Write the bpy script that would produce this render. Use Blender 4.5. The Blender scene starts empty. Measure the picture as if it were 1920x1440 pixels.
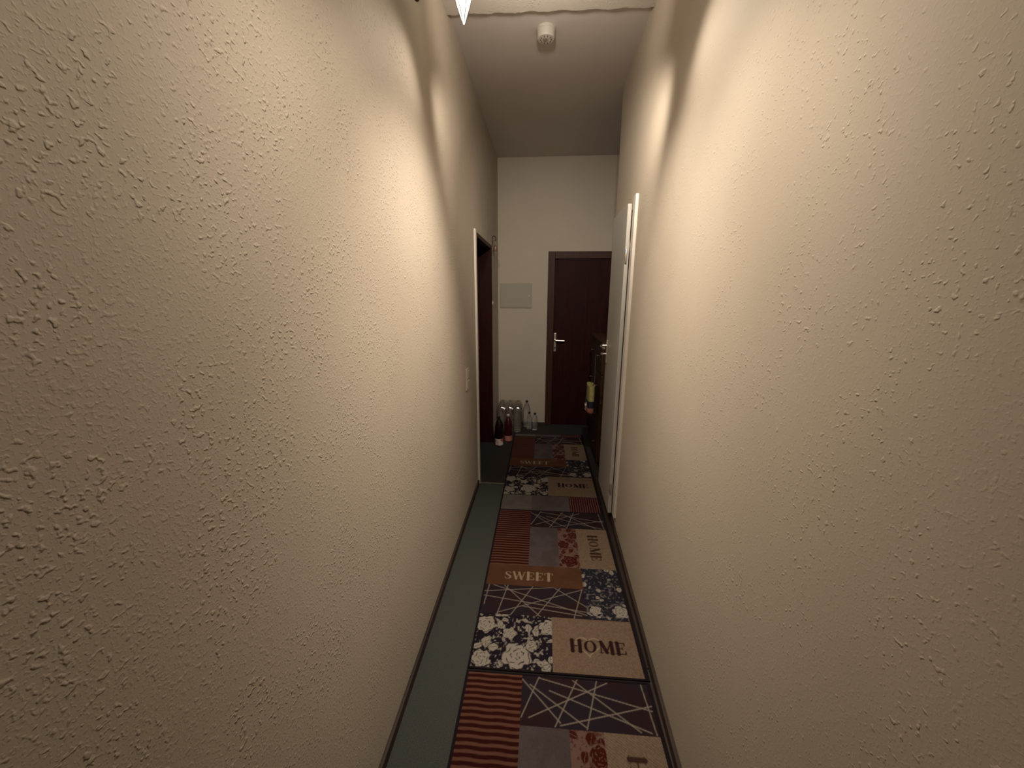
import bpy, bmesh, math, random
import numpy as np
from mathutils import Vector, Matrix
PI = math.pi
sc = bpy.context.scene
COL = sc.collection
rnd = random.Random(7)

# ------------------------------------------------------------------ camera
FPX = 725.0
PITCH, YAW, ROLL = 0.2317, 0.0768, 0.0029
cd = bpy.data.cameras.new('camera'); cam = bpy.data.objects.new('camera', cd); COL.objects.link(cam)
cd.sensor_fit = 'HORIZONTAL'; cd.sensor_width = 36.0; cd.lens = FPX * 36.0 / 1920.0
cd.clip_start = 0.02; cd.clip_end = 50
fw = Vector((-math.sin(YAW)*math.cos(PITCH), math.cos(YAW)*math.cos(PITCH), -math.sin(PITCH)))
rt = Vector((math.cos(YAW), math.sin(YAW), 0)); up = rt.cross(fw)
r2 = rt*math.cos(ROLL) + up*math.sin(ROLL); u2 = -rt*math.sin(ROLL) + up*math.cos(ROLL)
cam.matrix_world = Matrix(((r2.x, u2.x, -fw.x, 0), (r2.y, u2.y, -fw.y, 0), (r2.z, u2.z, -fw.z, 1.6), (0, 0, 0, 1)))
sc.camera = cam

# ------------------------------------------------------------------ world, exposure, lights
w = bpy.data.worlds.new('world'); sc.world = w; w.use_nodes = True
w.node_tree.nodes['Background'].inputs[0].default_value = (1.0, 0.8, 0.6, 1)
w.node_tree.nodes['Background'].inputs[1].default_value = 0.0
sc.view_settings.view_transform = 'Standard'; sc.view_settings.look = 'None'
sc.view_settings.gamma = 1; sc.view_settings.use_curve_mapping = False
sc.view_settings.exposure = 0.0
LCOL = (1.0, 0.88, 0.74)
def spot(name, loc, target, power, angle, blend, radius):
    l = bpy.data.lights.new(name, 'SPOT'); l.energy = power; l.color = LCOL
    l.spot_size = math.radians(angle); l.spot_blend = blend; l.shadow_soft_size = radius
    o = bpy.data.objects.new(name, l); COL.objects.link(o); o.location = loc
    o.rotation_euler = (Vector(target)-Vector(loc)).to_track_quat('-Z', 'Y').to_euler()
    return o
HEADS = [(-0.322, 1.736), (0.27, 1.60), (-0.03, 1.10), (0.0, 0.60)]
HEAD_TIP = 2.60
LZ = 2.585
# aimed spots added under the glass heads, fitted to wall brightness: (head, side x, dy, cone, watts)
LOBES = [(1, -0.52, 0.0, 75, 91), (0, 0.51, 0.0, 75, 58), (3, -0.52, 0.6, 75, 34), (2, 0.51, 0.0, 75, 27.5), (1, -0.52, 0.6, 75, 18),
         (3, -0.52, 0.0, 75, 16.7), (3, 0.51, 0.0, 75, 16), (3, 0.51, 0.6, 75, 15.2), (2, 0.51, 0.6, 120, 14.3), (2, 0.51, 0.6, 75, 14.2),
         (1, 0.51, -0.6, 120, 12.7), (0, 0.51, -0.6, 75, 11.4), (2, -0.52, 0.6, 120, 10), (0, -0.52, -0.6, 120, 6.5), (3, -0.52, -0.6, 75, 3.8)]
for h, tx, dy, cone, pw in LOBES:
    p = (HEADS[h][0], HEADS[h][1], LZ)
    spot('lamp_light', p, (tx, p[1]+dy, p[2]-1.2), pw, cone, 1.0, 0.04)
for h, pw in ((1, 110), (0, 36)):  # forward beams from the same fit, added to light the far end
    p = (HEADS[h][0], HEADS[h][1], LZ); spot('lamp_light', p, (p[0], p[1]+2, p[2]-0.8), pw, 80, 1.0, 0.04)
spot('ceiling_fill', (-0.03, 1.75, 2.75), (-0.03, 2.2, 3.0), 18, 160, 1.0, 0.04)  # fill light added to brighten soffit and ceiling; no glass head hangs here

# ------------------------------------------------------------------ helpers
def link(o, parent=None):
    COL.objects.link(o)
    if parent is not None: o.parent = parent
    return o
def obj(name, bm, mats, parent=None, smooth=False, loc=None):
    me = bpy.data.meshes.new(name)
    bmesh.ops.recalc_face_normals(bm, faces=bm.faces[:])
    bm.to_mesh(me); bm.free()
    for m in (mats if isinstance(mats, (list, tuple)) else [mats]): me.materials.append(m)
    if smooth:
        for p in me.polygons: p.use_smooth = True
        try: me.set_sharp_from_angle(angle=math.radians(40))
        except Exception: pass
    o = bpy.data.objects.new(name, me); link(o, parent)
    if loc is not None: o.location = loc
    return o
def box(bm, x0, x1, y0, y1, z0, z1, bev=0.0, mat=0):
    vs = [bm.verts.new((x, y, z)) for x in (x0, x1) for y in (y0, y1) for z in (z0, z1)]
    q = [(0,1,3,2),(4,6,7,5),(0,4,5,1),(2,3,7,6),(0,2,6,4),(1,5,7,3)]
    fs = [bm.faces.new([vs[i] for i in f]) for f in q]
    for f in fs: f.material_index = mat
    if bev > 0:
        es = list({e for f in fs for e in f.edges})
        bmesh.ops.bevel(bm, geom=es, offset=bev, segments=2, affect='EDGES', profile=0.5)
    return vs
def lathe(bm, prof, n=24, origin=(0,0,0), axis='Z', mat=0, cap=True):
    ox, oy, oz = origin; rings = []
    for r, h in prof:
        ring = []
        for i in range(n):
            a = 2*PI*i/n; c, s = r*math.cos(a), r*math.sin(a)
            if axis == 'Z': p = (ox+c, oy+s, oz+h)
            elif axis == 'X': p = (ox+h, oy+c, oz+s)
            else: p = (ox+c, oy+h, oz+s)
            ring.append(bm.verts.new(p))
        rings.append(ring)
    for a, b in zip(rings, rings[1:]):
        for i in range(n):
            f = bm.faces.new((a[i], a[(i+1) % n], b[(i+1) % n], b[i])); f.material_index = mat
    if cap:
        for r_ in (rings[0], rings[-1]):
            f = bm.faces.new(r_); f.material_index = mat
def tube(bm, pts, r, n=8, mat=0):
    pts = [Vector(p) for p in pts]; rings = []
    for i, p in enumerate(pts):
        d = (pts[min(i+1, len(pts)-1)] - pts[max(i-1, 0)]).normalized()
        a = d.cross(Vector((0, 0, 1)))
        if a.length < 1e-3: a = d.cross(Vector((1, 0, 0)))
        a.normalize(); b = d.cross(a)
        rr = r[i] if isinstance(r, (list, tuple)) else r
        rings.append([bm.verts.new(p + a*rr*math.cos(2*PI*k/n) + b*rr*math.sin(2*PI*k/n)) for k in range(n)])
    for a, b in zip(rings, rings[1:]):
        for k in range(n):
            f = bm.faces.new((a[k], a[(k+1) % n], b[(k+1) % n], b[k])); f.material_index = mat
    for r_ in (rings[0], rings[-1]): bm.faces.new(r_).material_index = mat
def empty(name, loc, rz=0):
    o = bpy.data.objects.new(name, None); o.empty_display_size = 0.05
    link(o); o.location = loc; o.rotation_euler.z = rz; return o
def tag(o, label=None, cat=None, group=None, kind=None):
    for k, v in (('label', label), ('category', cat), ('group', group), ('kind', kind)):
        if v: o[k] = v
    return o
def copy_tree(o, parent=None):
    c = o.copy(); COL.objects.link(c); c.parent = parent
    for ch in list(o.children): copy_tree(ch, c)
    return c

# ------------------------------------------------------------------ materials
def mat(name, col, rough=0.6, metal=0.0, spec=0.5, **kw):
    m = bpy.data.materials.new(name); m.use_nodes = True
    b = m.node_tree.nodes['Principled BSDF']
    b.inputs['Base Color'].default_value = (*col, 1); b.inputs['Roughness'].default_value = rough
    b.inputs['Metallic'].default_value = metal
    b.inputs['Specular IOR Level'].default_value = spec
    for k, v in kw.items(): b.inputs[k.replace('_', ' ')].default_value = v
    return m
def nodes(m): return m.node_tree.nodes, m.node_tree.links, m.node_tree.nodes['Principled BSDF']
def noise_mix(m, c1, c2, scale=(20, 20, 20), detail=3, lo=0.35, hi=0.65, bump=0.0, bdist=0.001):
    n, l, b = nodes(m)
    tc = n.new('ShaderNodeTexCoord'); mp = n.new('ShaderNodeMapping'); mp.inputs['Scale'].default_value = scale
    nz = n.new('ShaderNodeTexNoise'); nz.inputs['Scale'].default_value = 1; nz.inputs['Detail'].default_value = detail
    cr = n.new('ShaderNodeValToRGB'); cr.color_ramp.elements[0].position = lo; cr.color_ramp.elements[1].position = hi
    cr.color_ramp.elements[0].color = (*c1, 1); cr.color_ramp.elements[1].color = (*c2, 1)
    l.new(tc.outputs['Object'], mp.inputs['Vector']); l.new(mp.outputs['Vector'], nz.inputs['Vector'])
    l.new(nz.outputs['Fac'], cr.inputs['Fac']); l.new(cr.outputs['Color'], b.inputs['Base Color'])
    if bump:
        bp = n.new('ShaderNodeBump'); bp.inputs['Strength'].default_value = bump; bp.inputs['Distance'].default_value = bdist
        l.new(nz.outputs['Fac'], bp.inputs['Height']); l.new(bp.outputs['Normal'], b.inputs['Normal'])
    return m

def roughcast(name, col, col2, lumps=1.0, fine=1.0, thr=0.55):
    """painted woodchip / roughcast wallpaper: sparse lumps over a fine grain"""
    m = mat(name, col, 0.75, spec=0.25); n, l, b = nodes(m)
    tc = n.new('ShaderNodeTexCoord')
    def nz(scale, detail, rough=0.5):
        t = n.new('ShaderNodeTexNoise'); t.inputs['Scale'].default_value = scale
        t.inputs['Detail'].default_value = detail; t.inputs['Roughness'].default_value = rough
        l.new(tc.outputs['Object'], t.inputs['Vector']); return t.outputs['Fac']
    def mathn(op, a, c):
        t = n.new('ShaderNodeMath'); t.operation = op
        for i, v in enumerate((a, c)):
            if isinstance(v, (int, float)): t.inputs[i].default_value = v
            else: l.new(v, t.inputs[i])
        return t.outputs[0]
    def smooth(v, lo, hi):
        t = n.new('ShaderNodeMapRange'); t.interpolation_type = 'SMOOTHSTEP'
        l.new(v, t.inputs[0]); t.inputs[1].default_value = lo; t.inputs[2].default_value = hi; return t.outputs[0]
    # distorted coordinates for irregular chips
    big = smooth(nz(118, 1.2, 0.45), thr, thr+0.20)
    mid = smooth(nz(210, 1.5), 0.50, 0.75)
    patch = smooth(nz(7, 2), 0.38, 0.62)
    fin = nz(330, 3)
    h = mathn('ADD', mathn('MULTIPLY', big, mathn('ADD', mathn('MULTIPLY', patch, 1.0*lumps), 0.45*lumps)),
              mathn('ADD', mathn('MULTIPLY', mid, 0.32*fine), mathn('MULTIPLY', fin, 0.16*fine)))
    bp = n.new('ShaderNodeBump'); bp.inputs['Strength'].default_value = 1.0; bp.inputs['Distance'].default_value = 0.0011
    l.new(h, bp.inputs['Height']); l.new(bp.outputs['Normal'], b.inputs['Normal'])
    mx = n.new('ShaderNodeMix'); mx.data_type = 'RGBA'
    mx.inputs[6].default_value = (*col, 1); mx.inputs[7].default_value = (*col2, 1)
    l.new(smooth(nz(2.3, 3), 0.35, 0.65), mx.inputs[0]); l.new(mx.outputs[2], b.inputs['Base Color'])
    return m
M_wall = roughcast('wall_woodchip', (0.455, 0.392, 0.312), (0.435, 0.374, 0.300))
M_wall_r = roughcast('wall_woodchip_soft', (0.455, 0.392, 0.312), (0.435, 0.374, 0.300), lumps=0.7, fine=0.45, thr=0.60)
M_wall_end = roughcast('wall_end_paint', (0.44, 0.385, 0.32), (0.42, 0.37, 0.31), lumps=0.2, fine=0.5)
M_ceil = roughcast('ceiling_paint', (0.60, 0.55, 0.505), (0.58, 0.535, 0.49), lumps=0.1, fine=0.6)
M_ceil2 = roughcast('ceiling_rough', (0.62, 0.565, 0.51), (0.60, 0.55, 0.49), lumps=0.6, fine=1.2)
M_carpet = noise_mix(mat('carpet_grey_green', (0.1, 0.12, 0.1), 0.95, spec=0.1), (0.044, 0.046, 0.041), (0.068, 0.071, 0.064), (300, 300, 300), 4, bump=0.6, bdist=0.002)
M_carpet2 = noise_mix(mat('carpet_grey_brown', (0.1, 0.12, 0.1), 0.95, spec=0.1), (0.027, 0.023, 0.021), (0.042, 0.036, 0.033), (300, 300, 300), 4, bump=0.6, bdist=0.002)
M_base = noise_mix(mat('skirting_dark_brown', (0.03, 0.015, 0.01), 0.6), (0.020, 0.010, 0.008), (0.038, 0.020, 0.014), (40, 4, 40))
M_wood = noise_mix(mat('dark_mahogany', (0.05, 0.012, 0.01), 0.6, spec=0.12), (0.014, 0.0022, 0.0024), (0.026, 0.0036, 0.0034), (60, 60, 3), 5)
M_frame = noise_mix(mat('door_frame_brown', (0.06, 0.02, 0.01), 0.55, spec=0.2), (0.034, 0.012, 0.008), (0.050, 0.018, 0.011), (60, 60, 3), 5)
M_chest = noise_mix(mat('chest_walnut', (0.1, 0.04, 0.02), 0.6, spec=0.15), (0.028, 0.012, 0.006), (0.045, 0.019, 0.009), (50, 50, 4), 5)
M_white = mat('white_door_paint', (0.36, 0.335, 0.30), 0.5, spec=0.25)
M_whitetrim = mat('white_gloss_trim', (0.56, 0.51, 0.45), 0.4, spec=0.3)
M_chrome = mat('brushed_chrome', (0.75, 0.72, 0.68), 0.3, 1.0)
M_plastic = mat('white_plastic', (0.52, 0.49, 0.44), 0.5)
M_plate = mat('panel_grey', (0.33, 0.31, 0.26), 0.7, spec=0.1)
M_dark = mat('dark_slot', (0.01, 0.01, 0.01), 0.8)
M_bronze = mat('lamp_bronze', (0.07, 0.035, 0.02), 0.35, 0.9)
M_binding = mat('rug_binding_dark', (0.012, 0.008, 0.010), 0.95, spec=0.1)
M_strip = mat('carpet_seam', (0.14, 0.13, 0.11), 0.8)
def emis(name, col, s):
    m = mat(name, col, 0.5); _, _, b = nodes(m)
    b.inputs['Emission Color'].default_value = (*col, 1); b.inputs['Emission Strength'].default_value = s; return m
M_glow = emis('lit_glass', (1.0, 0.97, 0.88), 1.6)
M_bulb = emis('bulb', (1.0, 0.95, 0.85), 14.0)
def clear(name, col, rough=0.08):
    m = mat(name, col, rough); _, _, b = nodes(m)
    b.inputs['Transmission Weight'].default_value = 0.9; b.inputs['IOR'].default_value = 1.25; return m
M_pet = clear('clear_bottle_plastic', (0.84, 0.82, 0.78), 0.10)
M_cola = mat('dark_cola_bottle', (0.012, 0.006, 0.006), 0.15)
M_redjuice = mat('dark_red_bottle', (0.045, 0.006, 0.010), 0.2)
M_capblk = mat('black_cap', (0.012, 0.012, 0.014), 0.4)
M_capgrey = mat('grey_cap', (0.20, 0.19, 0.17), 0.3)
M_capwht = mat('white_cap', (0.6, 0.58, 0.55), 0.4)
M_lblwht = noise_mix(mat('white_red_label', (0.5, 0.4, 0.38), 0.5), (0.42, 0.10, 0.08), (0.62, 0.56, 0.52), (30, 30, 22), 1, 0.40, 0.50)
M_lblpink = noise_mix(mat('pink_label', (0.6, 0.2, 0.18), 0.5), (0.42, 0.14, 0.12), (0.42, 0.20, 0.16), (30, 30, 30), 2)

# ------------------------------------------------------------------ structure
C, D = 3.02, 4.60
XL = -0.519
def XR(y): return 0.500 + 0.0188*(y-1)
YB = -2.2
WE = 3.21           # end of the right wall, the hall widens behind it
NX = 1.40
def slabL(bm, y0, y1, z0, z1, t=0.22): box(bm, XL-t, XL, y0, y1, z0, z1)
OY0, OY1, OZ = 3.055, 3.985, 2.05       # left doorway
bm = bmesh.new()
slabL(bm, YB, OY0, 0, C); slabL(bm, OY0, OY1, OZ, C); slabL(bm, OY1, D, 0, C)
tag(obj('wall_left', bm, M_wall), kind='structure')
KY0, KY1, KZ0, KZ1 = 2.49, 2.945, 0.115, 2.09     # closet opening in right wall
def quadbox(bm, y0, y1, z0, z1, t0=0.0, t1=0.14, mat=0):
    P = []
    for (dx, y) in ((t0, y0), (t1, y0), (t1, y1), (t0, y1)): P.append((XR(y)+dx, y))
    lo = [bm.verts.new((x, y, z0)) for x, y in P]; hi = [bm.verts.new((x, y, z1)) for x, y in P]
    fs = [bm.faces.new(lo), bm.faces.new(hi)] + [bm.faces.new((lo[i], lo[(i+1) % 4], hi[(i+1) % 4], hi[i])) for i in range(4)]
    for f in fs: f.material_index = mat
bm = bmesh.new()
quadbox(bm, YB, KY0, 0, C); quadbox(bm, KY0, KY1, 0, KZ0); quadbox(bm, KY0, KY1, KZ1, C); quadbox(bm, KY1, WE, 0, C)
wr = tag(obj('wall_right', bm, M_wall_r), kind='structure')
bm = bmesh.new()      # faint crack in the plaster
pts = [(1.33, 0.83), (1.36, 0.80), (1.385, 0.755), (1.40, 0.74), (1.425, 0.69)]
from_px = [(1.560, 0.795), (1.520, 0.755), (1.470, 0.700), (1.440, 0.655), (1.395, 0.600)]
for (a, b_) in zip(from_px, from_px[1:]):
    ya, za = a; yb, zb = b_
    v = [bm.verts.new(p) for p in ((XR(ya)-0.0006, ya, za), (XR(yb)-0.0006, yb, zb), (XR(yb)-0.0006, yb, zb+0.0022), (XR(ya)-0.0006, ya, za+0.0022))]
    bm.faces.new(v)
obj('crack', bm, mat('crack_tone', (0.50, 0.41, 0.31), 0.8), wr)
bm = bmesh.new(); box(bm, XR(KY0)+0.142, XR(KY0)+0.17, KY0-0.03, KY1+0.03, KZ0-0.03, KZ1+0.03)
tag(obj('wall_closet', bm, M_white), kind='structure')
bm = bmesh.new(); box(bm, XR(WE)+0.14, NX, WE-0.12, WE, 0, C)
tag(obj('wall_return', bm, M_wall_end), kind='structure')
bm = bmesh.new(); box(bm, NX, NX+0.1, WE-0.12, D, 0, C)
tag(obj('wall_niche', bm, M_wall_end), kind='structure')
DX0, DX1, DZ = 0.055, 1.035, 2.053    # end doorway outer frame
bm = bmesh.new()
box(bm, XL-0.22, DX0+0.02, D, D+0.2, 0, C); box(bm, DX1-0.02, NX+0.1, D, D+0.2, 0, C); box(bm, DX0+0.02, DX1-0.02, D, D+0.2, DZ-0.02, C)
tag(obj('wall_end', bm, M_wall_end), kind='structure')
bm = bmesh.new(); box(bm, XL-0.22, NX+0.1, YB-0.1, YB, 0, C)
tag(obj('wall_back', bm, M_wall_end), kind='structure')
bm = bmesh.new(); box(bm, XL-0.22, NX+0.1, YB-0.1, D+0.2, C, C+0.1)
tag(obj('ceiling', bm, M_ceil), kind='structure')
# lower, rougher plaster soffit over the near end of the hall, with a ragged edge
bm = bmesh.new()
zs = 2.985; n = 60
pr = []
for i in range(n+1):
    x = XL + (XR(2.35)+0.0-XL)*i/n
    y = 2.332 + 0.018*i/n + rnd.uniform(-0.004, 0.004) + 0.004*math.sin(i*0.7)
    pr.append((x, y))
vb = [bm.verts.new((x, y, zs)) for x, y in pr]; vt = [bm.verts.new((x, y, C)) for x, y in pr]
nb = [bm.verts.new((XL, YB, zs)), bm.verts.new((XR(YB), YB, zs))]
bm.faces.new(vb + [nb[1], nb[0]])
for i in range(n): bm.faces.new((vb[i], vb[i+1], vt[i+1], vt[i]))
tag(obj('trim_ceiling', bm, M_ceil2), kind='structure')
bm = bmesh.new(); box(bm, XL-0.22, NX+0.1, YB-0.1, D+0.2, -0.1, 0)
fl = tag(obj('floor', bm, M_carpet), kind='structure')
SEAM = 3.03
bm = bmesh.new(); box(bm, XL-0.2, NX, SEAM, D+0.04, 0.0, 0.0015)
obj('carpet', bm, M_carpet2, fl)
bm = bmesh.new(); box(bm, XL-0.02, -0.29, SEAM-0.008, SEAM+0.006, 0.0, 0.004, 0.0015)
obj('seam_strip', bm, M_strip, fl)
# skirting strips
bm = bmesh.new()
box(bm, XL, XL+0.013, YB, OY0-0.06, 0, 0.045, 0.003)
tag(obj('baseboard_left', bm, M_base), kind='structure')
bm = bmesh.new()
quadbox(bm, YB, WE+0.0, 0, 0.045, -0.014, 0.0)
f_ = [bm.verts.new(p) for p in ((0.489, 1.40, 0.006), (XR(1.40)-0.014, 1.40, 0.006), (XR(WE)-0.014, WE, 0.006), (0.489, WE, 0.006))]
g_ = [bm.verts.new((v.co.x, v.co.y, 0.001)) for v in f_]
bm.faces.new(f_); bm.faces.new(g_)
for i in range(4): bm.faces.new((f_[i], f_[(i+1) % 4], g_[(i+1) % 4], g_[i]))
f_ = [bm.verts.new(p) for p in ((0.481, 0.82, 0.006), (XR(0.82)-0.0135, 0.82, 0.006), (XR(1.33)-0.0135, 1.33, 0.006), (0.481, 1.33, 0.006))]
g_ = [bm.verts.new((v.co.x, v.co.y, 0.001)) for v in f_]
bm.faces.new(f_); bm.faces.new(g_)
for i in range(4): bm.faces.new((f_[i], f_[(i+1) % 4], g_[(i+1) % 4], g_[i]))
tag(obj('baseboard_right', bm, M_base), kind='structure')
bm = bmesh.new(); box(bm, XL, XL+0.012, OY1+0.02, D, 0, 0.045)
box(bm, XL, DX0-0.0, D-0.012, D, 0, 0.03)
tag(obj('baseboard_end', bm, M_base), kind='structure')

# ---- left doorway: white near casing, dark wood lining, closed leaf deep in the reveal
d = empty('door_2', (XL, OY0, 0)); tag(d, kind='structure')
def atd(bm): return bm
def pobj(name, bm, m, parent, **k):     # world-space mesh parented to an empty at the origin offset
    o = obj(name, bm, m, parent, **k)
    mw = parent.matrix_basis
    p = parent
    off = Vector((0, 0, 0))
    T = Matrix.Identity(4)
    while p is not None:
        T = Matrix.LocRotScale(p.location, p.rotation_euler, p.scale) @ T; p = p.parent
    o.data.transform(T.inverted()); return o
bm = bmesh.new(); box(bm, XL-0.004, XL+0.014, OY0-0.045, OY0+0.0, 0.0, OZ+0.012, 0.003)
pobj('white_casing', bm, M_whitetrim, d)
bm = bmesh.new(); box(bm, XL-0.20, XL-0.001, OY0-0.001, OY0+0.025, 0.002, OZ-0.0)
pobj('jamb', bm, M_frame, d)
bm = bmesh.new(); box(bm, XL-0.20, XL+0.008, OY1-0.035, OY1+0.004, 0.002, OZ, 0.003)
pobj('jamb', bm, M_wood, d)
bm = bmesh.new(); box(bm, XL-0.20, XL+0.004, OY0+0.025, OY1-0.035, OZ-0.03, OZ+0.004, 0.003)
pobj('lintel', bm, M_frame, d)
bm = bmesh.new(); box(bm, XL-0.215, XL-0.175, OY0+0.025, OY1-0.035, 0.006, OZ-0.03)
lf = pobj('leaf', bm, M_wood, d)
bm = bmesh.new()
box(bm, XL-0.175, XL-0.167, OY1-0.12, OY1-0.085, 0.93, 1.13, 0.002)
tube(bm, [(XL-0.17, OY1-0.10, 1.06), (XL-0.12, OY1-0.10, 1.06), (XL-0.115, OY1-0.12, 1.06), (XL-0.115, OY1-0.22, 1.06)], 0.008)
pobj('handle', bm, M_chrome, d)

# ---- end door, dark wood
d = empty('door_1', ((DX0+DX1)/2, D, 0)); tag(d, kind='structure')
FWd = 0.078
for x0, x1 in ((DX0, DX0+FWd), (DX1-FWd, DX1)):
    bm = bmesh.new(); box(bm, x0, x1, D-0.018, D+0.10, 0.002, DZ, 0.003); pobj('frame_post', bm, M_frame, d)
bm = bmesh.new(); box(bm, DX0+FWd, DX1-FWd, D-0.018, D+0.10, DZ-FWd, DZ, 0.003); pobj('frame_head', bm, M_frame, d)
bm = bmesh.new(); box(bm, DX0+FWd+0.002, DX1-FWd-0.002, D+0.012, D+0.052, 0.006, DZ-FWd-0.002, 0.002)
lf = pobj('leaf', bm, M_wood, d)
bm = bmesh.new(); box(bm, 0.139, 0.171, D+0.004, D+0.013, 0.918, 1.138, 0.004)
pl = pobj('handle_plate', bm, M_chrome, d)
bm = bmesh.new(); tube(bm, [(0.155, D+0.01, 1.056), (0.155, D-0.035, 1.056), (0.162, D-0.045, 1.056), (0.19, D-0.047, 1.056), (0.262, D-0.047, 1.053)], 0.008)
pobj('lever', bm, M_chrome, d, smooth=True)
bm = bmesh.new(); lathe(bm, [(0.009, 0), (0.009, 0.004)], 12, (0.155, D+0.0, 0.965), 'Y'); box(bm, 0.153, 0.157, D-0.002, D+0.004, 0.945, 0.962)
pobj('keyhole', bm, M_dark, d)

# ---- white closet door on the right wall, slightly ajar
hy = KY0-0.012; hx = XR(hy)-0.001
d = empty('door_3', (hx, hy, 0)); tag(d, kind='structure')
CW, CT = 0.055, 0.016
def pc(bm, y0, y1, z0, z1):
    P = [(XR(y)+dx, y) for dx, y in ((-CT, y0), (0.0, y0), (0.0, y1), (-CT, y1))]
    lo = [bm.verts.new((x, y, z0)) for x, y in P]; hi = [bm.verts.new((x, y, z1)) for x, y in P]
    bm.faces.new(lo); bm.faces.new(hi)
    for i in range(4): bm.faces.new((lo[i], lo[(i+1) % 4], hi[(i+1) % 4], hi[i]))
bm = bmesh.new(); pc(bm, KY0-0.085, KY0-0.02, KZ0-0.01, KZ1+0.055); pobj('casing', bm, M_whitetrim, d)
bm = bmesh.new(); pc(bm, KY1+0.015, KY1+0.045, KZ0-0.01, KZ1+0.0); pobj('casing', bm, M_whitetrim, d)
# leaf in its own local frame: hinge line at origin, width along local +Y, face towards -X
LW = 0.475; TH = 0.024
ang = math.atan2(XR(2.95)-0.490-0.018, 0.455)     # how far the free edge stands off the wall
lfe = bpy.data.objects.new('leaf', None)
bm = bmesh.new(); box(bm, -TH-0.018, -0.018, 0.0, LW, 0.098, 2.108, 0.003)
leaf = obj('leaf', bm, M_white, d); leaf.rotation_euler.z = math.atan2(-(0.018*-1), 1)*0
leaf.rotation_euler.z = -0.002
for z in (1.815, 0.29):
    bm = bmesh.new(); lathe(bm, [(0.004, -0.04), (0.0065, -0.036), (0.0065, 0.036), (0.004, 0.04)], 12, (-TH-0.012, -0.006, z))
    obj('hinge', bm, M_chrome, leaf, smooth=True)
HY = LW-0.055
bm = bmesh.new(); box(bm, -TH-0.018-0.008, -TH-0.018, HY-0.018, HY+0.018, 1.092, 1.262, 0.003)
hp = obj('handle_plate', bm, M_chrome, leaf)
x0 = -TH-0.026
bm = bmesh.new(); tube(bm, [(x0, HY, 1.222), (x0-0.032, HY, 1.222), (x0-0.040, HY-0.008, 1.222), (x0-0.042, HY-0.03, 1.222), (x0-0.036, HY-0.128, 1.220)], 0.0085)
obj('lever', bm, M_chrome, leaf, smooth=True)
bm = bmesh.new(); tube(bm, [(x0, HY, 1.16), (x0-0.022, HY, 1.16)], 0.004); lathe(bm, [(0.002, -0.002), (0.010, -0.001), (0.010, 0.001), (0.002, 0.002)], 12, (x0-0.03, HY, 1.16), 'Y')
obj('key', bm, M_chrome, leaf)

# ------------------------------------------------------------------ ceiling lamp
hub = (-0.03, 1.46)
lamp = empty('ceiling_lamp', (hub[0], hub[1], zs))
tag(lamp, 'bronze ceiling lamp with lit pointed glass shades at the top edge of the photo', 'lamp')
bm = bmesh.new(); lathe(bm, [(0.075, 0), (0.075, -0.012), (0.05, -0.028), (0.012, -0.034), (0.012, -0.14), (0.03, -0.15), (0.036, -0.175), (0.02, -0.20), (0.004, -0.215)], 28, (hub[0], hub[1], zs))
tube(bm, [(hub[0], 0.50, zs-0.12), (hub[0], 1.80, zs-0.12)], 0.009, 12)
tube(bm, [(hub[0], 0.62, zs-0.12), (hub[0], 0.62, zs)], 0.007, 10)
pobj('canopy_stem', bm, M_bronze, lamp, smooth=True)
for i, (hx_, hy_) in enumerate(HEADS):
    bm = bmesh.new(); pts = []
    for k in range(13):
        t = k/12; x = hub[0]+(hx_-hub[0])*t; y = hub[1]+(hy_-hub[1])*t
        pts.append((x, y, zs-0.165-0.05*math.sin(t*PI)+0.03*t))
    tube(bm, pts, 0.007, 10)
    lathe(bm, [(0.006, 0.0), (0.02, -0.004), (0.024, -0.03), (0.034, -0.05), (0.034, -0.058)], 18, (hx_, hy_, zs-0.135+0.006))
    arm = pobj('arm', bm, M_bronze, lamp, smooth=True)
    if i == 0:
        bm = bmesh.new()
        e = Vector((-0.463, 1.603, 2.607)); s = Vector(pts[-1])
        cp = [s.lerp(e, t) + Vector((0, 0, 0.09*math.sin(t*PI))) for t in [k/10 for k in range(11)]]
        tube(bm, cp, 0.004, 8)
        bmesh.ops.create_uvsphere(bm, u_segments=14, v_segments=10, radius=0.010, matrix=Matrix.Translation(e))
        pobj('scroll_finial', bm, M_bronze, arm, smooth=True)
    # faceted, tapering glass spike built of six petals around a bulb
    bm = bmesh.new(); top = zs-0.19
    n6 = 6
    prof = [(0.030, top), (0.046, top-0.035), (0.040, top-0.085), (0.024, top-0.14), (0.004, HEAD_TIP)]
    for k in range(n6):
        a0 = 2*PI*(k+0.06)/n6; a1 = 2*PI*(k+0.94)/n6; am = (a0+a1)/2
        L = [[bm.verts.new((hx_+r*q*math.cos(a), hy_+r*q*math.sin(a), z)) for a, q in ((a0, 1), (am, 0.93), (a1, 1))] for r, z in prof]
        for A, B in zip(L, L[1:]):
            bm.faces.new((A[0], A[1], B[1], B[0])); bm.faces.new((A[1], A[2], B[2], B[1]))
    gl = pobj('glass_shade', bm, M_glow, lamp)
    bm = bmesh.new()
    for k in range(n6):
        a = 2*PI*k/n6; tube(bm, [(hx_+(r+0.001)*math.cos(a), hy_+(r+0.001)*math.sin(a), z) for r, z in prof], 0.0012, 6)
    pobj('frame_wires', bm, M_bronze, gl)
    sm = gl.modifiers.new('thickness', 'SOLIDIFY'); sm.thickness = 0.002
    bm = bmesh.new(); bmesh.ops.create_uvsphere(bm, u_segments=16, v_segments=10, radius=0.017, matrix=Matrix.Translation((hx_, hy_, top-0.04)))
    pobj('bulb', bm, M_bulb, lamp, smooth=True)

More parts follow.
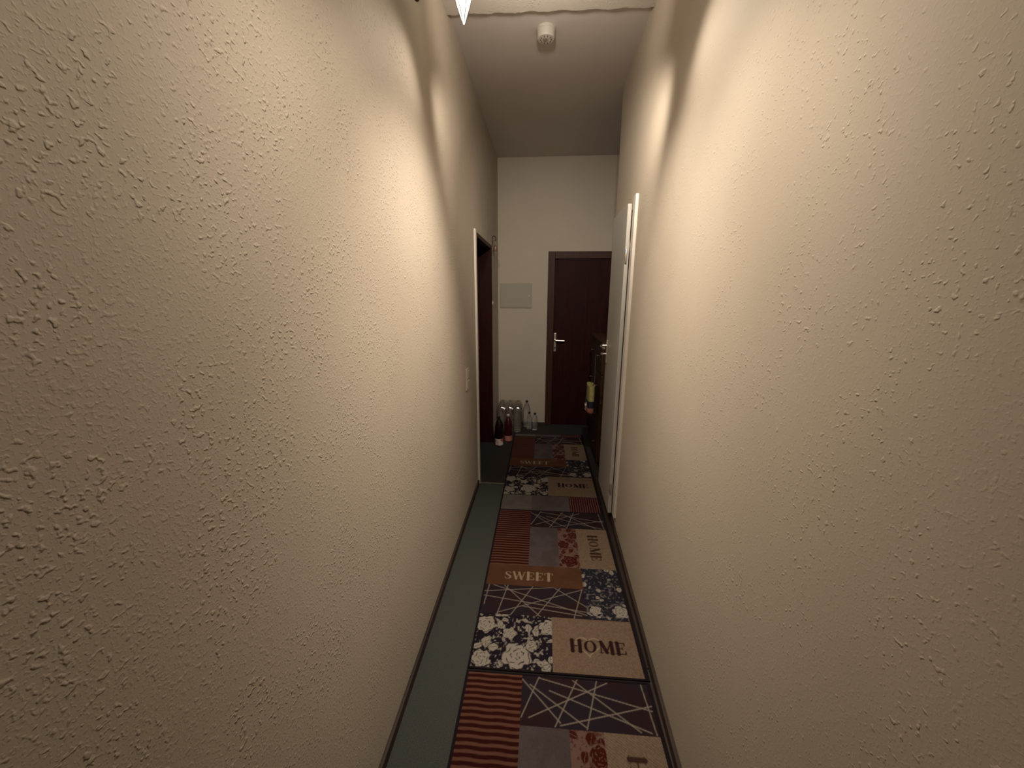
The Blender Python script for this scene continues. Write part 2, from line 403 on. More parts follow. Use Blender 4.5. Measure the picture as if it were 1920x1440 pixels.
# ------------------------------------------------------------------ smoke detector
sx, sy = -0.012, 2.535
sd = empty('smoke_detector', (sx, sy, C)); tag(sd, 'round white smoke detector on the ceiling', 'smoke detector')
bm = bmesh.new(); lathe(bm, [(0.052, 0), (0.052, -0.012), (0.049, -0.014), (0.049, -0.042), (0.045, -0.050), (0.020, -0.054), (0.004, -0.054)], 40, (sx, sy, C))
pobj('housing', bm, M_plastic, sd, smooth=True)
bm = bmesh.new(); lathe(bm, [(0.014, -0.0535), (0.014, -0.0565), (0.006, -0.0575)], 20, (sx-0.004, sy-0.006, C))
pobj('test_button', bm, mat('button_grey', (0.28, 0.24, 0.2), 0.5), sd, smooth=True)
bm = bmesh.new()
for k in range(10):
    a = 2*PI*k/10; box(bm, sx+0.030*math.cos(a)-0.002, sx+0.030*math.cos(a)+0.002, sy+0.030*math.sin(a)-0.004, sy+0.030*math.sin(a)+0.004, C-0.0535, C-0.0525)
tag(pobj('vent_slots', bm, M_dark, sd), kind='stuff')

# ------------------------------------------------------------------ wall fittings
fb = empty('fuse_box', (-0.310, D, 1.567)); tag(fb, 'flat grey rectangular fuse box cover on the end wall', 'panel')
bm = bmesh.new(); box(bm, -0.494, -0.126, D-0.010, D, 1.425, 1.708, 0.003); pobj('frame', bm, M_plate, fb)
bm = bmesh.new(); box(bm, -0.482, -0.138, D-0.015, D-0.010, 1.437, 1.696, 0.002); pobj('cover', bm, M_plate, fb)
bm = bmesh.new(); lathe(bm, [(0.007, 0), (0.007, -0.004), (0.003, -0.005)], 14, (-0.158, D-0.015, 1.567), 'Y'); pobj('latch', bm, M_plastic, fb)
sw = empty('light_switch', (XL, 2.61, 1.01)); tag(sw, 'beige double switch plate on the left wall near the doorway', 'switch')
M_sw = mat('switch_beige', (0.44, 0.38, 0.29), 0.5)
bm = bmesh.new(); box(bm, XL, XL+0.009, 2.57, 2.65, 0.935, 1.085, 0.003); pobj('plate', bm, M_sw, sw)
for z in (0.948, 1.018):
    bm = bmesh.new(); box(bm, XL+0.009, XL+0.014, 2.585, 2.635, z, z+0.054, 0.002); pobj('rocker', bm, M_sw, sw)
bl = empty('door_bell', (XL, 4.10, 2.07)); tag(bl, 'small metal bell on a curled bracket by the top of the left doorway', 'bell')
bm = bmesh.new(); tube(bm, [(XL, 4.08, 2.06)]+[(XL+0.020+0.018*math.sin(a), 4.08, 2.125+0.022*math.cos(a)*1.3) for a in [k*0.35-2.2 for k in range(14)]], 0.004, 8)
lathe(bm, [(0.012, 0), (0.012, 0.003)], 12, (XL, 4.08, 2.06), 'X')
pobj('bracket', bm, M_bronze, bl, smooth=True)
bm = bmesh.new(); lathe(bm, [(0.004, 0.03), (0.014, 0.02), (0.018, 0.0), (0.022, -0.022), (0.026, -0.028)], 18, (XL+0.034, 4.08, 2.04)); tube(bm, [(XL+0.034, 4.08, 2.10), (XL+0.034, 4.08, 2.065)], 0.0025)
pobj('bell_cup', bm, mat('old_brass', (0.35, 0.25, 0.2), 0.35, 0.8), bl, smooth=True)
pb = empty('push_button', (XL, 4.035, 1.50)); tag(pb, 'tiny white push button on the wall strip right of the left doorway', 'button')
bm = bmesh.new(); box(bm, XL, XL+0.008, 4.018, 4.052, 1.478, 1.522, 0.002); pobj('plate', bm, M_plastic, pb)
bm = bmesh.new(); lathe(bm, [(0.009, 0.008), (0.009, 0.013), (0.004, 0.015)], 14, (XL, 4.035, 1.50), 'X'); pobj('button', bm, M_plastic, pb, smooth=True)

# ------------------------------------------------------------------ rugs (flat print as a colour raster on the pile)
rng = np.random.default_rng(5)
def hashn(ix, iy, s=0):
    h = np.sin(ix*127.1 + iy*311.7 + s*74.7)*43758.5453; return h-np.floor(h)
def vnoise(x, y, s=0):
    ix, iy = np.floor(x), np.floor(y); fx, fy = x-ix, y-iy
    fx = fx*fx*(3-2*fx); fy = fy*fy*(3-2*fy)
    return (hashn(ix, iy, s)*(1-fx)+hashn(ix+1, iy, s)*fx)*(1-fy)+(hashn(ix, iy+1, s)*(1-fx)+hashn(ix+1, iy+1, s)*fx)*fy
def fbm(x, y, s=0, o=3):
    v = 0; a = 0.5
    for k in range(o): v = v+a*vnoise(x*2**k, y*2**k, s+k); a *= 0.5
    return v/(1-0.5**o)
def sst(v, lo, hi):
    t = np.clip((v-lo)/(hi-lo), 0, 1); return t*t*(3-2*t)
def seg(x, y, ax, ay, bx, by):
    dx, dy = bx-ax, by-ay; t = np.clip(((x-ax)*dx+(y-ay)*dy)/(dx*dx+dy*dy), 0, 1)
    return np.hypot(x-ax-t*dx, y-ay-t*dy)
# serif capitals: each stroke (x0,y0,x1,y1,half-width); glyph box is 1 high
TK, TN = 0.132, 0.046
def serif(x, y, w=0.13): return (x-w, y, x+w, y, 0.032)
G = {
 'H': (0.95, [(0.22, 0, 0.22, 1, TK), (0.73, 0, 0.73, 1, TK), (0.22, 0.5, 0.73, 0.5, TN), serif(0.22, 0.03, .17), serif(0.22, 0.97, .17), serif(0.73, 0.03, .17), serif(0.73, 0.97, .17)]),
 'M': (1.10, [(0.20, 0, 0.20, 1, TN), (0.92, 0, 0.92, 1, TK), (0.24, 0.98, 0.55, 0.08, TK), (0.55, 0.08, 0.88, 0.98, TN), serif(0.20, 0.03), serif(0.17, 0.97), serif(0.92, 0.03, .16), serif(0.95, 0.97)]),
 'E': (0.80, [(0.22, 0, 0.22, 1, TK), (0.22, 0.03, 0.70, 0.03, TN), (0.22, 0.97, 0.68, 0.97, TN), (0.22, 0.5, 0.52, 0.5, TN), (0.70, 0.03, 0.70, 0.26, TN), (0.68, 0.97, 0.68, 0.76, TN), (0.52, 0.38, 0.52, 0.62, 0.03), serif(0.20, 0.03, .16), serif(0.20, 0.97, .16)]),
 'W': (1.20, [(0.12, 0.98, 0.38, 0.02, TK*.8), (0.38, 0.02, 0.60, 0.95, TN), (0.60, 0.95, 0.84, 0.02, TK*.8), (0.84, 0.02, 1.08, 0.98, TN), serif(0.12, 0.97), serif(0.60, 0.97), serif(1.08, 0.97, .11)]),
 'T': (0.85, [(0.42, 0, 0.42, 1, TK), (0.08, 0.97, 0.77, 0.97, TN), (0.08, 0.97, 0.08, 0.76, TN), (0.77, 0.97, 0.77, 0.76, TN), serif(0.42, 0.03, .18)]),
 'O': (0.98, None), 'S': (0.72, None)}
def text_mask(x, y, word, soft=0.05, thin=0.0):
    """x,y in glyph heights from the text's lower-left; returns 0..1"""
    m = np.zeros_like(x); cx = 0.0
    for ch in word:
        wd, st = G[ch]; gx = x-cx; d = np.full_like(x, 9.0)
        near = (gx > -0.3) & (gx < wd+0.3) & (y > -0.3) & (y < 1.3)
        if near.any():
            X, Y = gx[near], y[near]; dd = np.full_like(X, 9.0)
            if st:
                for s in st: dd = np.minimum(dd, seg(X, Y, *s[:4])-s[4])
            elif ch == 'O':
                ro = np.hypot((X-0.47)/0.42, (Y-0.5)/0.53); ri = np.hypot((X-0.47)/0.215, (Y-0.5)/0.43)
                dd = np.maximum((ro-1)*0.4, (1-ri)*0.25)
            else:
                P = [(0.58, 0.80), (0.50, 0.93), (0.34, 0.97), (0.19, 0.90), (0.15, 0.74), (0.24, 0.60), (0.42, 0.48), (0.56, 0.36), (0.56, 0.18), (0.44, 0.05), (0.28, 0.03), (0.14, 0.12), (0.10, 0.24)]
                for k, (a, b) in enumerate(zip(P, P[1:])):
                    dd = np.minimum(dd, seg(X, Y, *a, *b)-(0.045+0.05*math.sin(PI*min(1, max(0, (k-2)/7)))))
            d[near] = dd
        m = np.maximum(m, 1-sst(d+thin, -soft*.5, soft*.5)); cx += wd
    return m, cx
def text(col, x, y, word, x0, x1, y0, y1, c, rot=False, thin=0.0):
    W = sum(G[ch][0] for ch in word)
    if not rot: gx = (x-x0)/(x1-x0)*W; gy = (y-y0)/(y1-y0)
    else: gx = (y1-y)/(y1-y0)*W; gy = (x-x0)/(x1-x0)     # reads towards the camera, tops to the right
    m, _ = text_mask(gx, gy, word, 0.07, thin)
    col[:] = col*(1-m[:, None]) + np.array(c)*m[:, None]
DARK = np.array((0.020, 0.014, 0.022)); CREAM = np.array((0.42, 0.37, 0.31)); BEIGE = np.array((0.27, 0.185, 0.125))
def rose(X, Y, cx, cy, r, ph):
    dx, dy = X-cx, Y-cy; R = np.hypot(dx, dy)/r; A = np.arctan2(dy, dx)+ph
    edge = 0.86+0.10*np.cos(5*A)+0.05*np.cos(9*A+1.3)
    inside = 1-sst(R, edge-0.05, edge+0.05)
    sw = np.abs(((R*3.1+0.16*np.sin(3*A)+A/(2*PI)*1.0+0.12*np.sin(7*A)) % 1)-0.5)
    line = 1-sst(sw, 0.06, 0.13)
    br = 0.5+0.5*np.sin(A*5+R*9)
    return inside*(1-line*sst(br, 0.15, 0.5)*0.95)
def floral(x, y, seed, roses, dens=1.0, cream=CREAM, dark=DARK, scale=1.0):
    X, Y = x.copy(), y.copy()
    wx = X+0.006*(fbm(X*60, Y*60, seed)-0.5)*2; wy = Y+0.006*(fbm(X*60, Y*60, seed+9)-0.5)*2
    m = np.zeros_like(x)
    r = np.random.default_rng(seed)
    x0, x1, y0, y1 = x.min(), x.max(), y.min(), y.max()
    for k in range(int(34*dens)):       # petals and leaves
        cx, cy = r.uniform(x0, x1), r.uniform(y0, y1); a = r.uniform(0, PI); L = r.uniform(0.010, 0.026)*scale; W_ = L*r.uniform(0.45, 0.9)
        dx, dy = wx-cx, wy-cy; u = dx*math.cos(a)+dy*math.sin(a); v = -dx*math.sin(a)+dy*math.cos(a)
        q = np.hypot(u/L, v/W_); bl_ = 1-sst(q, 0.85, 1.05); vein = (1-sst(np.abs(v), 0.0008, 0.002))*(q < 0.8)
        m = np.where(q < 1.15, np.maximum(m*sst(q, 0.98, 1.15), bl_*(1-0.8*vein)), m)
    fine = sst(fbm(X*95, Y*95, seed+3), 0.60, 0.66)*0.55
    m = np.maximum(m, fine*dens)
    for (cx, cy, rr, ph) in roses:
        R = np.hypot(X-cx, Y-cy)/rr; m = m*sst(R, 0.9, 1.12); m = np.maximum(m, rose(wx, wy, cx, cy, rr, ph))
    return dark*(1-m[:, None])+cream*m[:, None]
def scribble(x, y, lines, cols=((0.036, 0.018, 0.020), (0.030, 0.021, 0.030))):
    t = sst(fbm(x*9, y*9, 3), 0.35, 0.65)[:, None]; c = np.array(cols[0])*(1-t)+np.array(cols[1])*t
    for (ax, ay, bx, by) in lines:
        d = seg(x, y, ax, ay, bx, by); m = (1-sst(d, 0.0012, 0.0036))[:, None]*0.85
        c = c*(1-m)+np.array((0.32, 0.27, 0.22))*m
    return c
def burlap(x, y, base=BEIGE):
    a = 0.5+0.5*np.sin((x*0.75+y)*2*PI/0.0105+2.5*fbm(x*70, y*70, 5)); b = fbm(x*160, y*160, 8)
    k = (0.70+0.40*a+0.45*(b-0.5))[:, None]; return base*k
def stripes(v, u, per, ca, cb):
    s = 0.5+0.5*np.sin(2*PI*(v+0.0012*np.sin(u*60))/per); s = sst(s, 0.42, 0.78)[:, None]
    return np.array(ca)*(1-s)+np.array(cb)*s
def cloth(x, y, c1, c2, s): t = sst(fbm(x*14, y*14, s), 0.3, 0.7)[:, None]; n_ = (0.9+0.2*hashn(np.floor(x*400), np.floor(y*400)))[:, None]; return (np.array(c1)*(1-t)+np.array(c2)*t)*n_
XA, XS, XH, XM, XQ, XE = -0.285, -0.052, 0.076, 0.133, 0.258, 0.466
def unit(x, y, o):
    """one repeat of the print; o = offset of the repeat (its E-row top is at 2.61+o)"""
    col = np.tile(DARK, (len(x), 1)).astype(float); Y = y-o
    def put(x0, x1, y0, y1, f):
        s = (x >= x0) & (x < x1) & (Y >= y0) & (Y < y1)
        if s.any(): col[s] = f(x[s], Y[s])
    # A row: floral | HOME on burlap with heart
    put(XA, XH, 1.30, 1.64, lambda a, b: floral(a, b, 11, [(-0.085, 1.415, 0.075, 0.3), (-0.245, 1.575, 0.055, 1.4), (0.060, 1.575, 0.050, 2.2), (-0.125, 1.530, 0.036, 0.0), (-0.020, 1.470, 0.032, 4.0), (-0.245, 1.390, 0.050, 3.0)], 1.5))
    def homeA(a, b):
        c = burlap(a, b); g = np.full_like(a, 9.0); hp_ = []
        for k in range(37):
            t = 2*PI*k/36; hp_.append((0.245+0.0036*16*math.sin(t)**3, 1.492+0.0034*(13*math.cos(t)-5*math.cos(2*t)-2*math.cos(3*t)-math.cos(4*t))))
        for p0, p1 in zip(hp_, hp_[1:]): g = np.minimum(g, seg(a, b, *p0, *p1))
        m = (1-sst(g, 0.0022, 0.0048))[:, None]*0.55; c = c*(1-m)+np.array((0.48, 0.38, 0.28))*m
        text(c, a, b, 'HOME', 0.155, 0.418, 1.458, 1.518, (0.035, 0.012, 0.012)); return c
    put(XH, XE, 1.30, 1.64, homeA)
    # B: scribble | floral two
    L1 = [(XA+.02, 1.845, -0.275, 1.70), (-0.16, 1.845, -0.20, 1.64), (-0.02, 1.845, -0.13, 1.64), (0.13, 1.845, 0.0, 1.64), (0.25, 1.845, 0.19, 1.64), (XA, 1.79, 0.10, 1.845), (-0.24, 1.84, 0.26, 1.665), (XA, 1.76, 0.26, 1.685), (0.10, 1.84, 0.26, 1.72), (-0.20, 1.65, 0.25, 1.84), (-0.18, 1.84, 0.02, 1.64), (-0.07, 1.70, 0.23, 1.66)]
    put(XA, XQ, 1.64, 1.845, lambda a, b: scribble(a, b, L1))
    put(XQ, XE, 1.645, 2.01, lambda a, b: floral(a, b, 23, [(0.305, 1.70, 0.035, 0.5), (0.43, 1.70, 0.045, 2.0)], 0.6, dark=np.array((0.026, 0.024, 0.036)), scale=0.8))
    # SWEET
    def sweet(a, b):
        c = cloth(a, b, (0.115, 0.050, 0.024), (0.135, 0.062, 0.032), 4); text(c, a, b, 'SWEET', -0.19, 0.095, 1.893, 1.953, (0.42, 0.31, 0.22), thin=0.018); return c
    put(XA, XQ, 1.845, 2.012, sweet)
    # D: stripes, lilac, red floral, rotated HOME
    put(XA, XS, 2.012, 2.612, lambda a, b: stripes(b, a, 0.0245, (0.045, 0.008, 0.006), (0.17, 0.075, 0.050)))
    put(XS, XM, 2.012, 2.41, lambda a, b: cloth(a, b, (0.105, 0.078, 0.078), (0.125, 0.098, 0.102), 6))
    put(XM, XQ, 2.012, 2.41, lambda a, b: floral(a, b, 31, [(0.20, 2.07, 0.06, 0.4), (0.165, 2.23, 0.045, 2.0), (0.235, 2.33, 0.04, 1.0)], 1.1, cream=np.array((0.075, 0.012, 0.008)), dark=np.array((0.21, 0.125, 0.10))))
    def homeD(a, b):
        c = burlap(a, b, np.array((0.28, 0.195, 0.130))); text(c, a, b, 'HOME', 0.335, 0.392, 2.085, 2.345, (0.06, 0.03, 0.022), rot=True); return c
    put(XQ, XE, 2.012, 2.41, homeD)
    # E: scribble
    L2 = [(0.02, 2.61, -0.05, 2.44), (0.18, 2.61, 0.08, 2.415), (0.26, 2.61, 0.20, 2.415), (0.44, 2.61, 0.456, 2.415), (-0.02, 2.57, 0.20, 2.42), (XS, 2.59, 0.10, 2.43), (-0.02, 2.44, 0.30, 2.60), (0.02, 2.60, 0.46, 2.50), (0.10, 2.42, XE, 2.52), (0.16, 2.60, 0.40, 2.42), (0.06, 2.55, 0.44, 2.42)]
    put(XS, XE, 2.41, 2.612, lambda a, b: scribble(a, b, L2))
    # F: grey, lilac, red upright stripes
    put(XA, XS, 2.624, 2.842, lambda a, b: cloth(a, b, (0.17, 0.15, 0.13), (0.20, 0.18, 0.155), 2)*(0.9+0.14*np.sin(b*2*PI/0.018))[:, None])
    put(XS, 0.24, 2.622, 2.842, lambda a, b: cloth(a, b, (0.115, 0.092, 0.092), (0.13, 0.108, 0.114), 7))
    put(0.24, XE, 2.622, 2.85, lambda a, b: stripes(a, b, 0.0175, (0.05, 0.008, 0.010), (0.19, 0.085, 0.070)))
    # the second repeat's floral / HOME row is a little longer
    return col
def runner_colour(x, y, ymax_first=1.335):
    col = np.zeros((len(x), 3))
    a = y < 2.846; b = ~a
    col[a] = unit(x[a], y[a], 0.0)
    if b.any():
        # rows beyond 2.846 repeat from row A on, offset 1.542
        yy = y[b]; col[b] = unit(x[b], yy, 1.542)
    return col
def make_runner(name, y0, y1, colf, label, res, dz=0.0):
    root = empty(name, (0.09, y0, 0)); tag(root, label, 'rug', 'hall runners')
    nx = int((XE+0.006-XA+0.006)/res); ny = int((y1-y0)/res)
    xs = np.linspace(XA-0.004, XE+0.004, nx); ys = np.linspace(y0, y1, ny)
    X, Y = np.meshgrid(xs, ys); x, y = X.ravel(), Y.ravel()
    z = dz + 0.0062 + 0.0012*(fbm(x*3.0, y*3.0, 2)-0.5)
    me = bpy.data.meshes.new('pile')
    co = np.stack([x-0.09, y-y0, z], 1).astype(np.float32)
    me.vertices.add(len(x)); me.vertices.foreach_set('co', co.ravel())
    i = np.arange(nx*ny).reshape(ny, nx); q = np.stack([i[:-1, :-1], i[:-1, 1:], i[1:, 1:], i[1:, :-1]], -1).reshape(-1, 4)
    me.loops.add(q.size); me.loops.foreach_set('vertex_index', q.ravel().astype(np.int32))
    me.polygons.add(len(q)); me.polygons.foreach_set('loop_start', np.arange(0, q.size, 4, dtype=np.int32))
    me.update(calc_edges=True); me.validate()
    c = np.concatenate([colf(x, y)*0.62, np.ones((len(x), 1))], 1).astype(np.float32)
    at = me.color_attributes.new('print', 'FLOAT_COLOR', 'POINT'); at.data.foreach_set('color', c.ravel())
    me.materials.append(M_pile); o = bpy.data.objects.new('pile', me); link(o, root)
    bm = bmesh.new(); t = 0.009; tr = 0.018 if y0 > 1 else 0.012; a0, a1, b0, b1 = XA-0.002, XE+0.002, y0+0.004, y1-0.004
    for (p, q_, r_, s_) in ((a0-t, a0, b0-t, b1+t), (a1, a1+tr, b0-t, b1+t), (a0, a1, b0-t, b0), (a0, a1, b1, b1+t)):
        box(bm, p-0.09, q_-0.09, r_-y0, s_-y0, dz+0.0005, dz+0.0082, 0.002)
    obj('binding', bm, M_binding, root)
    bm = bmesh.new(); box(bm, a0-0.09, a1-0.09, b0-y0, b1-y0, dz+0.0004, dz+0.004); obj('backing', bm, M_binding, root)
    return root
M_pile = mat('printed_pile', (0.1, 0.1, 0.1), 0.95, spec=0.08)
n_, l_, b_ = nodes(M_pile)
va = n_.new('ShaderNodeVertexColor'); va.layer_name = 'print'; l_.new(va.outputs['Color'], b_.inputs['Base Color'])
tc = n_.new('ShaderNodeTexCoord'); nz = n_.new('ShaderNodeTexNoise'); nz.inputs['Scale'].default_value = 450; bp = n_.new('ShaderNodeBump')
bp.inputs['Strength'].default_value = 0.5; bp.inputs['Distance'].default_value = 0.001
l_.new(tc.outputs['Object'], nz.inputs['Vector']); l_.new(nz.outputs['Fac'], bp.inputs['Height']); l_.new(bp.outputs['Normal'], b_.inputs['Normal'])
make_runner('hall_runner', 1.345, 4.24, runner_colour, 'long patchwork print runner reaching the end door, its near edge at the second dark seam', 0.0027)
make_runner('hall_runner', 0.62, 1.328, lambda x, y: unit(x, y, -1.282), 'near patchwork print runner cut off by the bottom edge of the photo', 0.003)

# ------------------------------------------------------------------ chest in the niche with a hanging bag
cx0, cx1, cy0, cy1, cz = 0.530, 0.93, 3.40, 4.12, 1.190
ch = empty('chest_of_drawers', ((cx0+cx1)/2, (cy0+cy1)/2, 0)); tag(ch, 'dark walnut chest of drawers standing behind the white closet door', 'chest')
bm = bmesh.new(); box(bm, cx0+0.018, cx1, cy0+0.004, cy1-0.004, 0.05, cz-0.025, 0.003); pobj('body', bm, M_chest, ch)
bm = bmesh.new(); box(bm, cx0-0.008, cx1, cy0-0.008, cy1+0.008, cz-0.025, cz, 0.005); pobj('top', bm, M_chest, ch)
bm = bmesh.new(); box(bm, cx0+0.03, cx1-0.01, cy0+0.01, cy1-0.01, 0.002, 0.05); pobj('plinth', bm, M_chest, ch)
hh = (cz-0.025-0.055)/4
for k in range(4):
    z0 = 0.055+k*hh
    bm = bmesh.new(); box(bm, cx0, cx0+0.018, cy0+0.008, cy1-0.008, z0+0.004, z0+hh-0.004, 0.003); dr = pobj('drawer', bm, M_chest, ch)
    for yk in (cy0+0.16, cy1-0.16):
        bm = bmesh.new(); lathe(bm, [(0.006, 0), (0.006, -0.012), (0.014, -0.018), (0.012, -0.026), (0.004, -0.028)], 14, (cx0, yk, z0+hh*0.55), 'X'); pobj('knob', bm, M_bronze, dr, smooth=True)

by = 3.56; bz = 0.055+3*hh+hh*0.55
bag = empty('shopping_bag', (cx0-0.06, by, 0.49)); tag(bag, 'yellow black and pink shopping bag hanging on the front of the chest', 'bag')
M_yel = noise_mix(mat('bag_yellow', (0.5, 0.4, 0.05), 0.45), (0.26, 0.22, 0.07), (0.34, 0.30, 0.13), (20, 20, 20), 2)
M_pink = mat('bag_pink', (0.34, 0.12, 0.10), 0.5); M_blk = mat('bag_black', (0.012, 0.012, 0.02), 0.5); M_lil = mat('bag_white_rim', (0.50, 0.46, 0.48), 0.5)
def bagbody(zs_, f, name, m):
    bm = bmesh.new(); rings = []
    for z in zs_:
        hx_, hy_, ox = f(z); ring = []
        for k in range(24):
            a = 2*PI*k/24; c_, s_ = math.cos(a), math.sin(a)
            ring.append(bm.verts.new((cx0-0.004-0.5*hx_-ox+0.5*hx_*math.copysign(abs(c_)**0.6, c_), by+hy_*math.copysign(abs(s_)**0.7, s_), z)))
        rings.append(ring)
    for A, B in zip(rings, rings[1:]):
        for k in range(24): bm.faces.new((A[k], A[(k+1) % 24], B[(k+1) % 24], B[k]))
    bm.faces.new(rings[0]); bm.faces.new(rings[-1])
    return pobj(name, bm, m, bag, smooth=True)
def sh(z):
    t = (z-0.62)/0.30; return (0.05+0.045*math.sin(PI*min(1, max(0, 1-t)))+0.02*(1-t), 0.10+0.03*(1-t), 0)
BX = cx0-0.030; BZ = -0.15      # hangs clear of the drawer knobs
bagbody([0.78+BZ+0.014*k for k in range(11)], lambda z: (0.066, 0.105, 0.028), 'bag_yellow_panel', M_yel)
bagbody([0.715+BZ, 0.73+BZ, 0.75+BZ, 0.76+BZ, 0.77+BZ, 0.78+BZ], lambda z: (0.074, 0.112, 0.028), 'bag_black_panel', M_blk)
bagbody([0.640+BZ, 0.648+BZ, 0.662+BZ, 0.685+BZ, 0.715+BZ], lambda z: (0.035+0.045*math.sin(PI/2*min(1, (z-BZ-0.635)/0.05)), 0.06+0.055*math.sin(PI/2*min(1, (z-BZ-0.635)/0.05)), 0.028), 'bag_pink_bottom', M_pink)
bm = bmesh.new(); tube(bm, [(BX-0.055, by-0.02, 0.80+BZ), (BX-0.066, by-0.04, 0.765+BZ), (BX-0.076, by-0.05, 0.73+BZ), (BX-0.078, by-0.05, 0.70+BZ), (BX-0.066, by-0.05, 0.672+BZ)], [0.005, 0.008, 0.012, 0.014, 0.008], 10)
pobj('bag_rim', bm, M_lil, bag, smooth=True)
bm = bmesh.new()
for s_ in (-1, 1): tube(bm, [(BX-0.026, by+s_*0.07, 0.915+BZ), (BX-0.010, by+s_*0.05, 0.97+BZ), (BX-0.004, by+s_*0.012, bz+0.010)], 0.003, 6)
tube(bm, [(BX-0.004, by-0.012, bz+0.010), (BX-0.004, by, bz+0.020), (BX-0.004, by+0.012, bz+0.010)], 0.003, 6)
pobj('bag_handle', bm, M_blk, bag, smooth=True)

# ------------------------------------------------------------------ bottles
def bottle(name, prof, m, cap, capm, label, cat, group, lbl=None, lblm=None):
    root = empty(name, (0, 0, 0)); tag(root, label, cat, group)
    bm = bmesh.new(); lathe(bm, prof, 24); obj('bottle_body', bm, m, root, smooth=True)
    zt = prof[-1][1]; rc = cap
    bm = bmesh.new(); lathe(bm, [(rc*0.96, zt-0.012), (rc, zt-0.010), (rc, zt+0.006), (rc*0.85, zt+0.008)], 18); obj('cap', bm, capm, root, smooth=True)
    if lbl:
        z0, z1, r = lbl; bm = bmesh.new(); lathe(bm, [(r, z0), (r, z1)], 24, cap=False); obj('bottle_label', bm, lblm, root, smooth=True)
    return root
big = [(0.030, 0.004), (0.040, 0.0), (0.045, 0.012), (0.044, 0.03), (0.045, 0.06), (0.0425, 0.085), (0.045, 0.11), (0.0425, 0.135), (0.045, 0.16), (0.0445, 0.205), (0.040, 0.235), (0.028, 0.27), (0.016, 0.292), (0.0135, 0.30), (0.0135, 0.318)]
small = [(0.022, 0.003), (0.030, 0.0), (0.033, 0.010), (0.032, 0.03), (0.033, 0.06), (0.031, 0.085), (0.033, 0.11), (0.031, 0.135), (0.022, 0.16), (0.014, 0.178), (0.0125, 0.185), (0.0125, 0.20)]
pet = bottle('water_bottle', big, M_pet, 0.0155, M_capgrey, 'tall clear plastic bottle in the cluster against the end wall', 'bottle', 'clear bottles in the left corner')
spots = [(x, y) for y in (4.522, 4.425, 4.328) for x in (-0.458, -0.364, -0.270)]
lab = 'tall clear plastic bottle in the cluster against the end wall'
for i, (x, y) in enumerate(spots):
    o = pet if i == 0 else copy_tree(pet)
    o['label'] = 'tall clear plastic bottle, %s, %s' % (('back row against the end wall', 'middle row of the cluster', 'front row of the cluster')[i//3], ('nearest the left wall', 'centre of its row', 'right end of its row')[i%3])
    o.location = (x, y, 0.0015); o.rotation_euler.z = i*0.7
petk = bottle('water_bottle', big, M_pet, 0.0155, M_capblk, 'tall clear bottle with a black cap at the right end of the tall bottles', 'bottle', 'clear bottles in the left corner')
petk.location = (-0.166, 4.525, 0.0015)
sm = bottle('small_bottle', small, M_pet, 0.0145, M_capblk, 'small clear bottle with black cap, left one of the pair', 'bottle', 'small bottles in the left corner')
sm.location = (-0.132, 4.44, 0.0015)
s2 = copy_tree(sm); s2.location = (-0.064, 4.41, 0.0015); s2['label'] = 'small clear bottle with black cap, rightmost of all bottles'
b1 = bottle('cola_bottle', big, M_cola, 0.0155, M_capblk, 'dark bottle with a white and red label beside the left doorway', 'bottle', 'dark bottles by the left doorway', (0.012, 0.085, 0.0458), M_lblwht)
b1.location = (-0.436, 3.885, 0.0015)
b2 = bottle('juice_bottle', big, M_redjuice, 0.0155, M_capwht, 'dark red bottle with a pink label and pale cap beside the runner', 'bottle', 'dark bottles by the left doorway', (0.012, 0.075, 0.0458), M_lblpink)
b2.location = (-0.350, 4.02, 0.0015); b2.scale = (1, 1, 0.94)
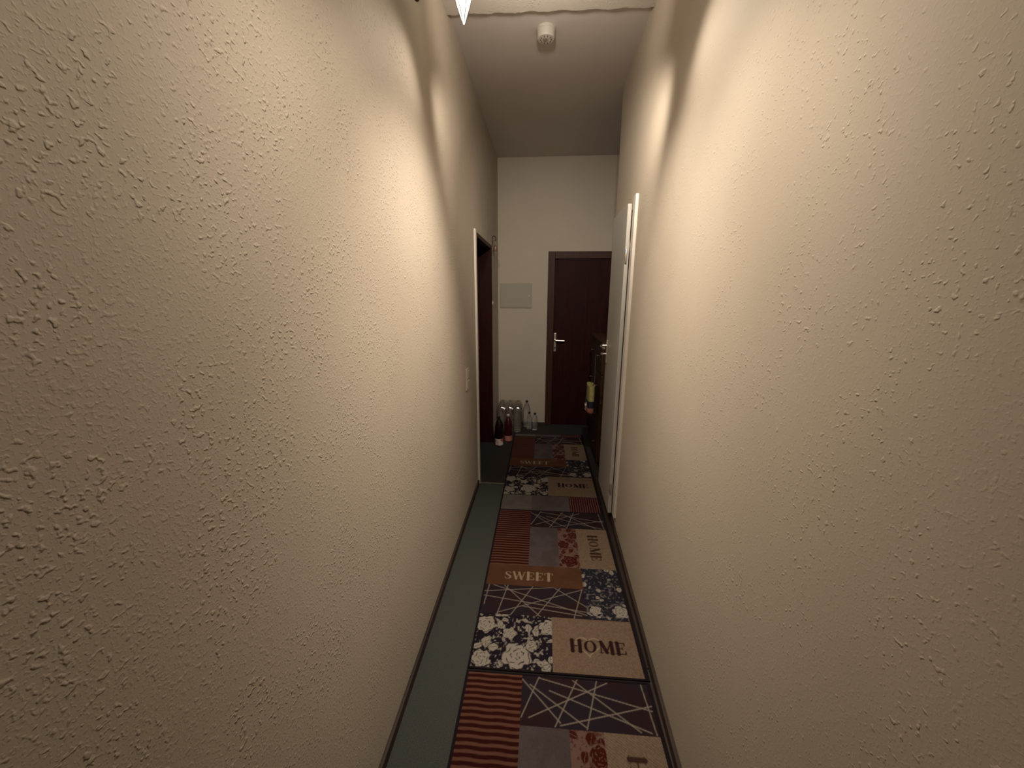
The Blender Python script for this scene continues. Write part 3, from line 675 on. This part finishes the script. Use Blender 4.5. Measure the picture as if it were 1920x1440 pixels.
# loose shrink wrap over the bottle pack, puckered over every cap
M_film = bpy.data.materials.new('shrink_wrap_film'); M_film.use_nodes = True
n_, l_ = M_film.node_tree.nodes, M_film.node_tree.links
out = n_['Material Output']; n_.remove(n_['Principled BSDF'])
tr_ = n_.new('ShaderNodeBsdfTransparent'); tr_.inputs[0].default_value = (0.93, 0.91, 0.87, 1)
gl_ = n_.new('ShaderNodeBsdfGlossy'); gl_.inputs['Roughness'].default_value = 0.12
mx_ = n_.new('ShaderNodeMixShader'); mx_.inputs[0].default_value = 0.22
l_.new(tr_.outputs[0], mx_.inputs[1]); l_.new(gl_.outputs[0], mx_.inputs[2]); l_.new(mx_.outputs[0], out.inputs['Surface'])
wx0, wx1, wy0, wy1 = -0.506, -0.222, 4.276, 4.573
bm = bmesh.new(); nxw, nyw = 48, 44; grid = []
for j in range(nyw+1):
    row = []
    for i in range(nxw+1):
        u, v = i/nxw, j/nyw; x, y = wx0+(wx1-wx0)*u, wy0+(wy1-wy0)*v
        z = 0.300
        for (bx_, by_) in spots: z = max(z, 0.331-6.0*((x-bx_)**2+(y-by_)**2)-0.002)
        e = min(u, 1-u, v, 1-v)*10
        z -= 0.03*max(0, 1-e)**2; z += rnd.uniform(-0.0015, 0.0015)
        row.append(bm.verts.new((x, y, z)))
    grid.append(row)
for j in range(nyw):
    for i in range(nxw): bm.faces.new((grid[j][i], grid[j][i+1], grid[j+1][i+1], grid[j+1][i]))
ring = [grid[0][i] for i in range(nxw+1)]+[grid[j][nxw] for j in range(1, nyw+1)]+[grid[nyw][i] for i in range(nxw-1, -1, -1)]+[grid[j][0] for j in range(nyw-1, 0, -1)]
prev = ring
for k in range(1, 7):
    zz = 0.27*(1-k/6)+0.003
    cur = [bm.verts.new((v.co.x+0.004*math.sin(v.co.x*120+v.co.y*90+k), v.co.y+0.004*math.cos(v.co.x*100+k*2), zz)) for v in ring]
    for a in range(len(ring)): bm.faces.new((prev[a], prev[(a+1) % len(ring)], cur[(a+1) % len(ring)], cur[a]))
    prev = cur
fo = obj('shrink_wrap', bm, M_film, smooth=True)
for p in fo.data.polygons: p.use_smooth = True
tag(fo, 'crinkled clear shrink wrap over the pack of tall clear bottles', 'packaging')
